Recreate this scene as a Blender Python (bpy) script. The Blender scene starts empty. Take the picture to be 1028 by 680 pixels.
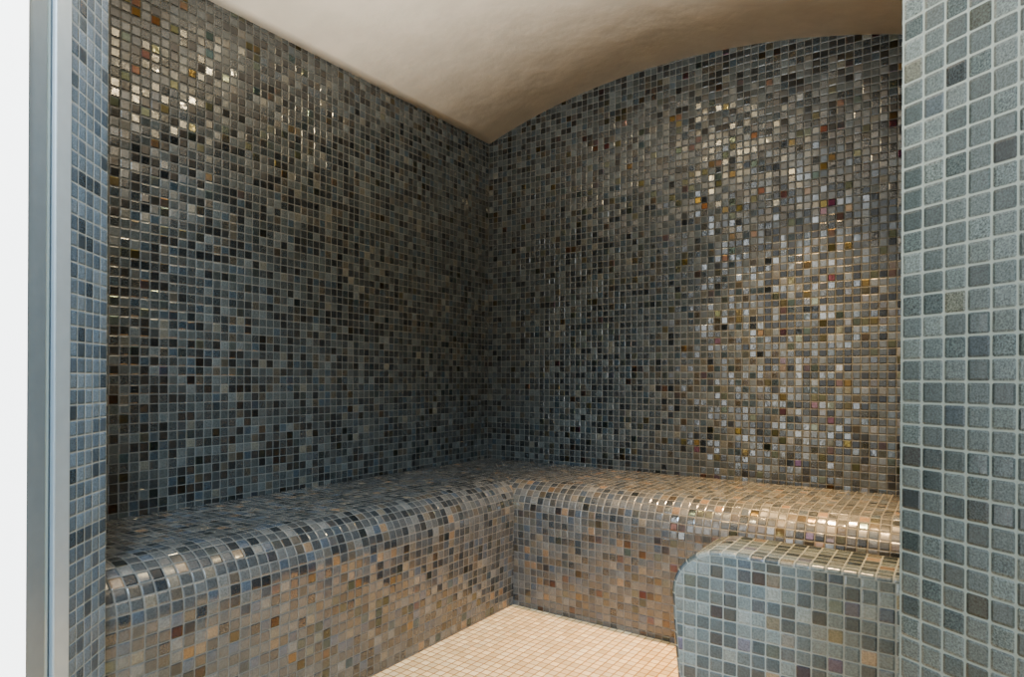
import bpy, bmesh, math
from mathutils import Vector, Matrix

S = bpy.context.scene
P = 0.030            # large tile pitch (m)
PW = 0.0255          # wall / bench tile pitch
H = 0.81             # camera height
HB = 0.445           # bench height
XL, XR, YB = -1.778, -0.06, 2.418
YF = 0.546
ZS, SAG = 1.90, 0.145
BX = (0.8271, -0.5621); AX = (0.5621, 0.8271)

def c2r(x, t):
    return (x*BX[0]+t*BX[1], x*AX[0]+t*AX[1])

# ------------------------------------------------------------- materials
class NT:
    def __init__(s, name):
        s.m = bpy.data.materials.new(name); s.m.use_nodes = True
        s.t = s.m.node_tree; s.t.nodes.clear()
        s.out = s.n('ShaderNodeOutputMaterial')
        s.b = s.n('ShaderNodeBsdfPrincipled')
        s.l(s.b.outputs[0], s.out.inputs[0])
    def n(s, k): return s.t.nodes.new(k)
    def l(s, a, b): s.t.links.new(a, b)
    def put(s, v, sock):
        if hasattr(v, 'is_linked') or hasattr(v, 'links'): s.l(v, sock)
        else: sock.default_value = v
    def math(s, op, a, b=None, c=None):
        n = s.n('ShaderNodeMath'); n.operation = op
        s.put(a, n.inputs[0])
        if b is not None: s.put(b, n.inputs[1])
        if c is not None: s.put(c, n.inputs[2])
        return n.outputs[0]
    def mix(s, f, a, b, mode='MIX'):
        n = s.n('ShaderNodeMix'); n.data_type = 'RGBA'; n.blend_type = mode
        s.put(f, n.inputs[0]); s.put(a, n.inputs[6]); s.put(b, n.inputs[7])
        return n.outputs[2]
    def mr(s, v, a, b, c, d):
        n = s.n('ShaderNodeMapRange'); s.put(v, n.inputs[0])
        for i, x in enumerate((a, b, c, d)): n.inputs[i+1].default_value = x
        return n.outputs[0]

def rgb(r, g, b):
    f = lambda c: (c/255/12.92) if c/255 <= .04045 else ((c/255+.055)/1.055)**2.4
    return (f(r), f(g), f(b), 1)

def mosaic(name, palette, grout, gw=0.05, jit=0.09, rough=(0.08, 0.30), speck=0.35, speck_scale=260,
           pearl=0.12, seed=0.0, wav=0.0004, ior=1.8, gain=1.0, film=(190, 275)):
    k = NT(name)
    uv = k.n('ShaderNodeUVMap'); uv.uv_map = 'UVMap'
    add = k.n('ShaderNodeVectorMath'); add.operation = 'ADD'; k.l(uv.outputs[0], add.inputs[0]); add.inputs[1].default_value = (seed, seed, 0)
    fl = k.n('ShaderNodeVectorMath'); fl.operation = 'FLOOR'; k.l(add.outputs[0], fl.inputs[0])
    fr = k.n('ShaderNodeVectorMath'); fr.operation = 'FRACTION'; k.l(add.outputs[0], fr.inputs[0])
    wn = k.n('ShaderNodeTexWhiteNoise'); wn.noise_dimensions = '2D'; k.l(fl.outputs[0], wn.inputs['Vector'])
    off = k.n('ShaderNodeVectorMath'); off.operation = 'ADD'; k.l(fl.outputs[0], off.inputs[0]); off.inputs[1].default_value = (71.3, 19.7, 0)
    wn2 = k.n('ShaderNodeTexWhiteNoise'); wn2.noise_dimensions = '2D'; k.l(off.outputs[0], wn2.inputs['Vector'])
    s1 = k.n('ShaderNodeSeparateColor'); k.l(wn.outputs['Color'], s1.inputs[0])
    s2 = k.n('ShaderNodeSeparateColor'); k.l(wn2.outputs['Color'], s2.inputs[0])
    r1, r2, r3 = s1.outputs; r4, r5, r6 = s2.outputs
    cr = k.n('ShaderNodeValToRGB'); cr.color_ramp.interpolation = 'CONSTANT'
    e = cr.color_ramp.elements
    tot = sum(p[0] for p in palette); acc = 0
    for i, (w, c) in enumerate(palette):
        if i < 2: el = e[i]; el.position = acc/tot
        else: el = e.new(acc/tot)
        el.color = c; acc += w
    k.l(wn.outputs['Value'], cr.inputs[0])
    col = cr.outputs[0]
    val = k.mr(r4, 0, 1, 0.80*gain, 1.20*gain)
    hsv = k.n('ShaderNodeHueSaturation'); k.l(col, hsv.inputs['Color']); k.l(val, hsv.inputs['Value'])
    col = hsv.outputs[0]
    tc = k.n('ShaderNodeTexCoord')
    no = k.n('ShaderNodeTexNoise'); no.inputs['Scale'].default_value = speck_scale; no.inputs['Detail'].default_value = 3
    k.l(tc.outputs['Object'], no.inputs['Vector'])
    sp = k.mr(no.outputs[0], 0.3, 0.7, 1-speck, 1+speck)
    hs2 = k.n('ShaderNodeHueSaturation'); k.l(col, hs2.inputs['Color']); k.l(sp, hs2.inputs['Value'])
    col = hs2.outputs[0]
    sx = k.n('ShaderNodeSeparateXYZ'); k.l(fr.outputs[0], sx.inputs[0])
    cx = k.math('SUBTRACT', sx.outputs[0], 0.5); cy = k.math('SUBTRACT', sx.outputs[1], 0.5)
    hsz = 0.5-gw; rad = 0.10
    ax = k.math('MAXIMUM', k.math('SUBTRACT', k.math('ABSOLUTE', cx), hsz-rad), 0.0)
    ay = k.math('MAXIMUM', k.math('SUBTRACT', k.math('ABSOLUTE', cy), hsz-rad), 0.0)
    dd = k.math('SQRT', k.math('ADD', k.math('MULTIPLY', ax, ax), k.math('MULTIPLY', ay, ay)))
    mask = k.mr(dd, rad-0.02, rad+0.02, 1, 0)
    pil = k.mr(dd, rad-0.10, rad+0.02, 1, 0)
    k.l(k.mix(mask, grout, col), k.b.inputs['Base Color'])
    rr = k.n('ShaderNodeMapRange'); k.l(r5, rr.inputs[0]); rr.inputs[3].default_value = rough[0]; rr.inputs[4].default_value = rough[1]
    mx = k.n('ShaderNodeMix'); k.l(mask, mx.inputs[0]); mx.inputs[2].default_value = 0.8; k.l(rr.outputs[0], mx.inputs[3])
    k.l(mx.outputs[0], k.b.inputs['Roughness'])
    isp = k.math('MULTIPLY', k.math('LESS_THAN', r6, pearl), mask)
    k.l(k.math('MULTIPLY', isp, 0.35), k.b.inputs['Metallic'])
    k.l(k.mr(mask, 0, 1, 1.3, ior), k.b.inputs['IOR'])
    k.l(k.math('MULTIPLY', isp, k.mr(r3, 0, 1, film[0], film[1])), k.b.inputs['Thin Film Thickness'])
    k.b.inputs['Thin Film IOR'].default_value = 1.42
    tx = k.math('MULTIPLY', cx, k.mr(r1, 0, 1, -jit*P, jit*P))
    ty = k.math('MULTIPLY', cy, k.mr(r2, 0, 1, -jit*P, jit*P))
    h = k.math('ADD', tx, ty)
    h = k.math('ADD', h, k.math('MULTIPLY', pil, 0.0010))
    n2 = k.n('ShaderNodeTexNoise'); n2.inputs['Scale'].default_value = 60; n2.inputs['Detail'].default_value = 1
    k.l(tc.outputs['Object'], n2.inputs['Vector'])
    h = k.math('ADD', h, k.math('MULTIPLY', n2.outputs[0], wav))
    bp = k.n('ShaderNodeBump'); bp.inputs['Distance'].default_value = 1.0; bp.inputs['Strength'].default_value = 1.0
    k.l(h, bp.inputs['Height']); k.l(bp.outputs[0], k.b.inputs['Normal'])
    return k.m

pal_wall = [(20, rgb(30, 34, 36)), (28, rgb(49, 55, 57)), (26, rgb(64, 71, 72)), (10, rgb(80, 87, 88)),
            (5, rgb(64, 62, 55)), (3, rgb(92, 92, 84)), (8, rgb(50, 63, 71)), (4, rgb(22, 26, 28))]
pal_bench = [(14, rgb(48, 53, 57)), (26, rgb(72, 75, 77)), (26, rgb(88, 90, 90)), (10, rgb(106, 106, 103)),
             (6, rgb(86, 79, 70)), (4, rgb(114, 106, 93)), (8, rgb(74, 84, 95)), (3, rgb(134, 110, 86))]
pal_pil = [(24, rgb(50, 58, 57)), (28, rgb(62, 70, 69)), (24, rgb(72, 80, 79)), (12, rgb(82, 90, 88)),
           (3, rgb(58, 67, 71)), (2, rgb(76, 79, 71)), (3, rgb(40, 45, 46))]
pal_rev_lit = [(24, rgb(80, 96, 112)), (28, rgb(96, 114, 132)), (24, rgb(110, 128, 146)), (8, rgb(64, 78, 92))]  # tile colours brightened and blued to paint in cool light on the reveal
pal_low = [(18, rgb(64, 75, 80)), (24, rgb(84, 96, 100)), (22, rgb(100, 112, 114)), (14, rgb(50, 60, 65)),
           (6, rgb(120, 128, 126)), (4, rgb(108, 106, 94)), (4, rgb(86, 92, 108)), (2, rgb(132, 114, 92))]
pal_floor = [(20, rgb(240, 210, 160)), (20, rgb(244, 217, 168)), (20, rgb(236, 204, 152)), (12, rgb(246, 222, 178))]
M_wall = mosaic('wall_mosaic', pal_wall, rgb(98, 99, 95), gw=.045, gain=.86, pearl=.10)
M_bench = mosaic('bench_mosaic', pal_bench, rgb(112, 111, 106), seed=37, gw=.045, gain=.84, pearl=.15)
M_pil = mosaic('pillar_mosaic', pal_pil, rgb(126, 133, 126), gw=0.045, seed=11, speck=0.6, speck_scale=420, rough=(0.2, 0.45), pearl=0.02, ior=1.5, jit=.05)
M_rev_lit = mosaic('reveal_mosaic_lit', pal_rev_lit, rgb(150, 158, 160), gw=0.045, seed=23, speck=0.4, speck_scale=420, rough=(0.15, 0.4), pearl=0.04, ior=1.55, jit=.05)
M_low = mosaic('low_wall_mosaic', pal_low, rgb(146, 152, 147), gw=0.045, seed=91, rough=(0.1, 0.3), pearl=0.2, ior=1.6, film=(190, 330))
M_floor = mosaic('floor_mosaic', pal_floor, rgb(170, 130, 80), gw=0.07, seed=5, jit=0.01, rough=(0.4, 0.6), speck=0.06, pearl=0.0, ior=1.4)

def plain(name, col, rough=0.6, metal=0, noise=0, nscale=8, bump=0, emit=0, ecol=(1, 1, 1, 1)):
    k = NT(name)
    tc = k.n('ShaderNodeTexCoord'); no = k.n('ShaderNodeTexNoise'); no.inputs['Scale'].default_value = nscale
    no.inputs['Detail'].default_value = 6
    k.l(tc.outputs['Object'], no.inputs['Vector'])
    hs = k.n('ShaderNodeHueSaturation'); hs.inputs['Color'].default_value = col
    k.l(k.mr(no.outputs[0], 0.3, 0.7, 1-noise, 1+noise), hs.inputs['Value'])
    k.l(hs.outputs[0], k.b.inputs['Base Color'])
    k.b.inputs['Roughness'].default_value = rough; k.b.inputs['Metallic'].default_value = metal
    if bump:
        bp = k.n('ShaderNodeBump'); bp.inputs['Distance'].default_value = bump
        k.l(no.outputs[0], bp.inputs['Height']); k.l(bp.outputs[0], k.b.inputs['Normal'])
    if emit:
        k.b.inputs['Emission Color'].default_value = ecol; k.b.inputs['Emission Strength'].default_value = emit
    return k.m
M_ceil = plain('ceiling_plaster', rgb(226, 217, 202), 0.75, noise=0.07, nscale=9, bump=0.0045)
M_casing_glow = plain('white_casing_glow', rgb(240, 243, 244), 0.4, emit=4.5, ecol=(.93, .98, 1, 1))  # emission added so the white casing strip burns out to white
M_alu = plain('brushed_aluminium', rgb(186, 200, 210), 0.35, 0.4, noise=0.04, nscale=40)
M_alu2 = plain('anodised_aluminium', rgb(128, 142, 152), 0.35, 0.4, noise=0.04, nscale=40)
M_rub = plain('grey_seal', rgb(62, 78, 90), 0.5)
M_gl = plain('door_edge_glass', rgb(160, 184, 192), 0.12, 0.1)

# ------------------------------------------------------------- mesh helpers
def finish(name, bm, mats, smooth=False):
    me = bpy.data.meshes.new(name); bm.to_mesh(me); bm.free()
    for m in mats: me.materials.append(m)
    if smooth:
        for p in me.polygons: p.use_smooth = True
    ob = bpy.data.objects.new(name, me); S.collection.objects.link(ob)
    return ob

def prism(name, pts, z0, z1, mat, parent=None, zfun=None, P=P):
    bm = bmesh.new(); uv = bm.loops.layers.uv.new('UVMap')
    n = len(pts); acc = 0
    bot = [bm.verts.new((p[0], p[1], z0)) for p in pts]
    top = [bm.verts.new((p[0], p[1], zfun(p) if zfun else z1)) for p in pts]
    for i in range(n):
        j = (i+1) % n
        L = math.dist(pts[i], pts[j])
        f = bm.faces.new((bot[i], bot[j], top[j], top[i]))
        for lp, u, v in zip(f.loops, (acc, acc+L, acc+L, acc), (z0, z0, top[j].co.z, top[i].co.z)):
            lp[uv].uv = (u/P, v/P)
        acc += L
    for f in (bm.faces.new(list(reversed(bot))), bm.faces.new(top)):
        for lp in f.loops: lp[uv].uv = (lp.vert.co.x/P, lp.vert.co.y/P)
    bmesh.ops.recalc_face_normals(bm, faces=bm.faces)
    ob = finish(name, bm, [mat])
    if parent: ob.parent = parent
    return ob

HW = (XR-XL)/2; XC = (XR+XL)/2
R = (HW*HW+SAG*SAG)/(2*SAG); ZC = ZS+SAG-R
def vz(x):
    return ZC+math.sqrt(max(R*R-(x-XC)**2, 0))

# back wall (arched top)
N = 40
xs = [XL+(XR-XL)*i/N for i in range(N+1)]
bm = bmesh.new(); uv = bm.loops.layers.uv.new('UVMap')
prof = [(XL, 0), (XR, 0)]+[(x, vz(x)) for x in reversed(xs)]
fr = [bm.verts.new((x, YB, z)) for x, z in prof]; bk = [bm.verts.new((x, YB+.12, z)) for x, z in prof]
bm.faces.new(fr); bm.faces.new(list(reversed(bk)))
for i in range(len(prof)):
    j = (i+1) % len(prof); bm.faces.new((fr[j], fr[i], bk[i], bk[j]))
for f in bm.faces:
    for lp in f.loops: lp[uv].uv = ((lp.vert.co.x-XL)/PW, lp.vert.co.z/PW)
bmesh.ops.recalc_face_normals(bm, faces=bm.faces)
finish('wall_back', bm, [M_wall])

prism('wall_left', [(XL, 0.3), (XL, YB+.12), (XL-.12, YB+.12), (XL-.12, 0.3)], 0, ZS, M_wall, P=PW)
Rp = c2r(.554, .92); Q = c2r(.618, .755)
prism('wall_right', [(XR, YB+.12), (XR, 1.16), (XR+.12, 1.16), (XR+.12, YB+.12)], 0, ZS, M_wall, P=PW)
Q2 = c2r(.72, .52)
prism('tiled_pillar', [(XR, 1.16), (XR, Rp[1]), Q, Q2, (Q2[0]+.5, Q2[1]), (Q2[0]+.5, 1.16)], 0, 2.1, M_pil)
A = c2r(-.721, 1.15); B = c2r(-.702, 1.026)
prism('wall_front', [(XL, YF), A, B, c2r(-.82, 1.026), (XL, YF-.12)], 0, 1.90, M_rev_lit, P=PW)
prism('lintel_wall', [(A[0], A[1]+.0), (Rp[0], Rp[1]), (Rp[0]+.02, Rp[1]-.14), (B[0], B[1])], 1.91, 2.12, M_pil)

# ceiling vault with thickness
bm = bmesh.new()
N = 48
y0, y1 = 0.30, YB+.12
rows = []
for i in range(N+1):
    x = XL+(XR-XL)*i/N
    rows.append([bm.verts.new((x, y, vz(x)+dz)) for y, dz in ((y0, 0), (y1, 0), (y1, .1), (y0, .1))])
for i in range(N):
    for j in range(4):
        k2 = (j+1) % 4
        bm.faces.new((rows[i][j], rows[i+1][j], rows[i+1][k2], rows[i][k2]))
bm.faces.new(rows[0]); bm.faces.new(list(reversed(rows[-1])))
bmesh.ops.recalc_face_normals(bm, faces=bm.faces)
finish('ceiling', bm, [M_ceil], smooth=False)
for p in bpy.data.objects['ceiling'].data.polygons: p.use_smooth = len(p.vertices) == 4 and abs(p.normal.y) < .5

prism('floor', [(-2.6, -1.6), (1.6, -1.6), (1.6, YB+.12), (-2.6, YB+.12)], -0.08, 0, M_floor, P=PW)

# ------------------------------------------------------------- L-shaped bench
G = 0.001
WL, WB = 0.489, 0.502
def bench_profile(w, r=0.105, recess=0.012):
    pts = [(G, HB)]
    nseg = 14
    pts.append((w-r, HB))
    for i in range(1, nseg+1):
        a = math.pi/2*i/nseg
        pts.append((w-r+r*math.sin(a), HB-r+r*math.cos(a)))
    for z in (0.25, 0.12, 0.0):
        pts.append((w-recess*(1-z/(HB-r)), z))
    return pts
bm = bmesh.new(); uv = bm.loops.layers.uv.new('UVMap')
pl = bench_profile(WL); pb = bench_profile(WB)
def arc(ps):
    o = [0]
    for a, b in zip(ps, ps[1:]): o.append(o[-1]+math.dist(a, b))
    return o
al, ab = arc(pl), arc(pb)
YE = 0.56; XE = XR-G
mit = [bm.verts.new((XL+a[0], YB-b[0], a[1])) for a, b in zip(pl, pb)]
le = [bm.verts.new((XL+a[0], YE, a[1])) for a in pl]
re = [bm.verts.new((XE, YB-b[0], b[1])) for b in pb]
for i in range(len(pl)-1):
    f = bm.faces.new((le[i], le[i+1], mit[i+1], mit[i]))
    for lp, c in zip(f.loops, ((YE, al[i]), (YE, al[i+1]), (mit[i+1].co.y, al[i+1]), (mit[i].co.y, al[i]))):
        lp[uv].uv = (c[0]/PW, c[1]/PW+.3)
    f = bm.faces.new((mit[i], mit[i+1], re[i+1], re[i]))
    for lp, c in zip(f.loops, ((mit[i].co.x, ab[i]), (mit[i+1].co.x, ab[i+1]), (XR, ab[i+1]), (XR, ab[i]))):
        lp[uv].uv = (c[0]/PW+200, c[1]/PW+.3)
for f in bm.faces: f.smooth = True
cl = bm.verts.new((XL+G, YE, 0)); cc = bm.verts.new((XL+G, YB-G, 0)); crr = bm.verts.new((XE, YB-G, 0))
bm.faces.new(le+[cl]); bm.faces.new(re+[crr])
bm.faces.new((le[0], mit[0], cc, cl)); bm.faces.new((mit[0], re[0], crr, cc))
bm.faces.new((cl, cc, mit[-1], le[-1])); bm.faces.new((cc, crr, re[-1], mit[-1]))
bmesh.ops.recalc_face_normals(bm, faces=bm.faces)
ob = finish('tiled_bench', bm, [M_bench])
me = ob.data
me.attributes.new('sharp_edge', 'BOOLEAN', 'EDGE')
att = me.attributes['sharp_edge'].data
nm = len(pl)
for e in me.edges:
    a, b = e.vertices
    if a < nm and b < nm: att[e.index].value = True

# ------------------------------------------------------------- low wall with rounded shoulder
PL = 0.0285
def outline():
    pts = [(-0.480, 0.0), (-0.492, .12), (-0.504, .24)]
    r = 0.105; x0 = -0.51; zt = 0.447
    for i in range(0, 15):
        a = math.pi/2*i/14
        pts.append((x0+r-r*math.cos(a), zt-r+r*math.sin(a)))
    pts.append((XE, zt))
    return pts
ol = outline(); oa = arc(ol)
bm = bmesh.new(); uv = bm.loops.layers.uv.new('UVMap')
YF0, YF1 = 1.38, 1.545; bv = 0.010
def inset(d):
    out = []
    for i, p in enumerate(ol):
        a = ol[max(i-1, 0)]; b = ol[min(i+1, len(ol)-1)]
        tx, tz = b[0]-a[0], b[1]-a[1]; L = math.hypot(tx, tz)
        q = [p[0]+tz/L*d, p[1]-tx/L*d]
        if i == 0: q[1] = 0
        if i == len(ol)-1: q[0] = XE
        out.append(tuple(q))
    return out
rings = []
rv = []
for s in range(5):
    a = math.pi/2*s/4
    rings.append((inset(bv*(1-math.sin(a))), YF0+bv*(1-math.cos(a)), bv*a))
rings.append((ol, YF1-.0, bv*1.57+(YF1-YF0-bv)))
for pts, y, d in rings: rv.append([bm.verts.new((p[0], y, p[1])) for p in pts])
for k2 in range(len(rings)-1):
    for i in range(len(ol)-1):
        f = bm.faces.new((rv[k2][i], rv[k2][i+1], rv[k2+1][i+1], rv[k2+1][i]))
        for lp, c in zip(f.loops, ((oa[i], rings[k2][2]), (oa[i+1], rings[k2][2]), (oa[i+1], rings[k2+1][2]), (oa[i], rings[k2+1][2]))):
            lp[uv].uv = (c[0]/PL, c[1]/PL)
        f.smooth = True
for ring in (rv[0], rv[-1]):
    c0 = bm.verts.new((XE, ring[0].co.y, 0))
    f = bm.faces.new(ring+[c0])
    for lp in f.loops: lp[uv].uv = ((lp.vert.co.x+.51)/PL+60, (lp.vert.co.z-.447)/PL+40)
bmesh.ops.recalc_face_normals(bm, faces=bm.faces)
finish('tiled_low_wall', bm, [M_low])

# ------------------------------------------------------------- door frame (left)
door = bpy.data.objects.new('door_frame', None); S.collection.objects.link(door)
def strip(nm, t0, t1, xin, xout, mat, z1=2.05):
    o = prism(nm, [c2r(xin, t0), c2r(xin, t1), c2r(xout, t1), c2r(xout, t0)], 0, z1, mat, door)
    b = o.modifiers.new('bev', 'BEVEL'); b.width = .002; b.segments = 2
strip('frame_profile', 1.0255, .990, -.700, -.80, M_alu)
strip('seal', .990, .981, -.706, -.80, M_rub)
strip('glass_panel_edge', .981, .970, -.702, -.80, M_gl)
strip('outer_profile', .970, .928, -.699, -.80, M_alu2)
prism('glowing_casing', [c2r(-.694, .925), c2r(-.694, .62), c2r(-.80, .62), c2r(-.80, .925)], 0, 2.05, M_casing_glow)  # white casing strip with made-up glow, no real light source

# ------------------------------------------------------------- ceiling downlights
def downlight(x, y, power, col, rad=.04, spot=None):
    z = vz(x)
    e = bpy.data.objects.new('ceiling_downlight', None); e.location = (x, y, z); S.collection.objects.link(e)
    bm = bmesh.new()
    prof = [(rad, -.002), (rad, -.010), (rad+.006, -.014), (rad+.016, -.010), (rad+.018, 0.004)]
    n = 32; rr = [[bm.verts.new((r*math.cos(2*math.pi*i/n), r*math.sin(2*math.pi*i/n), zz)) for i in range(n)] for r, zz in prof]
    for a in range(len(prof)-1):
        for i in range(n):
            bm.faces.new((rr[a][i], rr[a][(i+1) % n], rr[a+1][(i+1) % n], rr[a+1][i]))
    o = finish('ring', bm, [M_alu], True); o.parent = e
    ld = bpy.data.lights.new('lamp', 'AREA'); ld.shape = 'DISK'; ld.size = rad*2; ld.energy = power; ld.color = col
    if spot: ld.spread = spot
    lo = bpy.data.objects.new('lamp', ld); lo.parent = e; lo.location = (0, 0, -.012); S.collection.objects.link(lo)
downlight(-.90, 1.42, 4.5, (1, .78, .42))
downlight(-.42, 1.97, 19, (1, .62, .27), spot=math.radians(70))

def area(name, loc, tgt, size, power, col, spread=None):
    ld = bpy.data.lights.new(name, 'AREA'); ld.size = size; ld.energy = power; ld.color = col
    if spread: ld.spread = spread
    o = bpy.data.objects.new(name, ld); o.location = loc
    o.rotation_euler = (Vector(tgt)-Vector(loc)).to_track_quat('-Z', 'Y').to_euler(); S.collection.objects.link(o)
area('window_daylight', (1.3, -1.0, 3.2), (-1.5, 1.3, .4), .8, 210, (.53, .77, 1))
area('added_ceiling_fill', (.05, -.45, .12), (-.80, 1.3, 2.6), .3, 28, (1, .94, .85), math.radians(60))  # unseen fill lamp added behind the camera to brighten the ceiling

w = bpy.data.worlds.new('World'); S.world = w; w.use_nodes = True
w.node_tree.nodes['Background'].inputs[0].default_value = (.88, .95, 1, 1)
w.node_tree.nodes['Background'].inputs[1].default_value = 0.85

cd = bpy.data.cameras.new('Camera'); cam = bpy.data.objects.new('Camera', cd); S.collection.objects.link(cam)
cam.location = (0, 0, H)
cam.rotation_euler = (Matrix.Rotation(math.asin(.5621), 3, 'Z') @ Matrix.Rotation(math.pi/2, 3, 'X') @ Matrix.Rotation(math.radians(.3), 3, 'Z')).to_euler()
cd.sensor_width = 36; cd.lens = 649/1028*36; cd.shift_y = 41/1028; cd.clip_start = .02
S.camera = cam
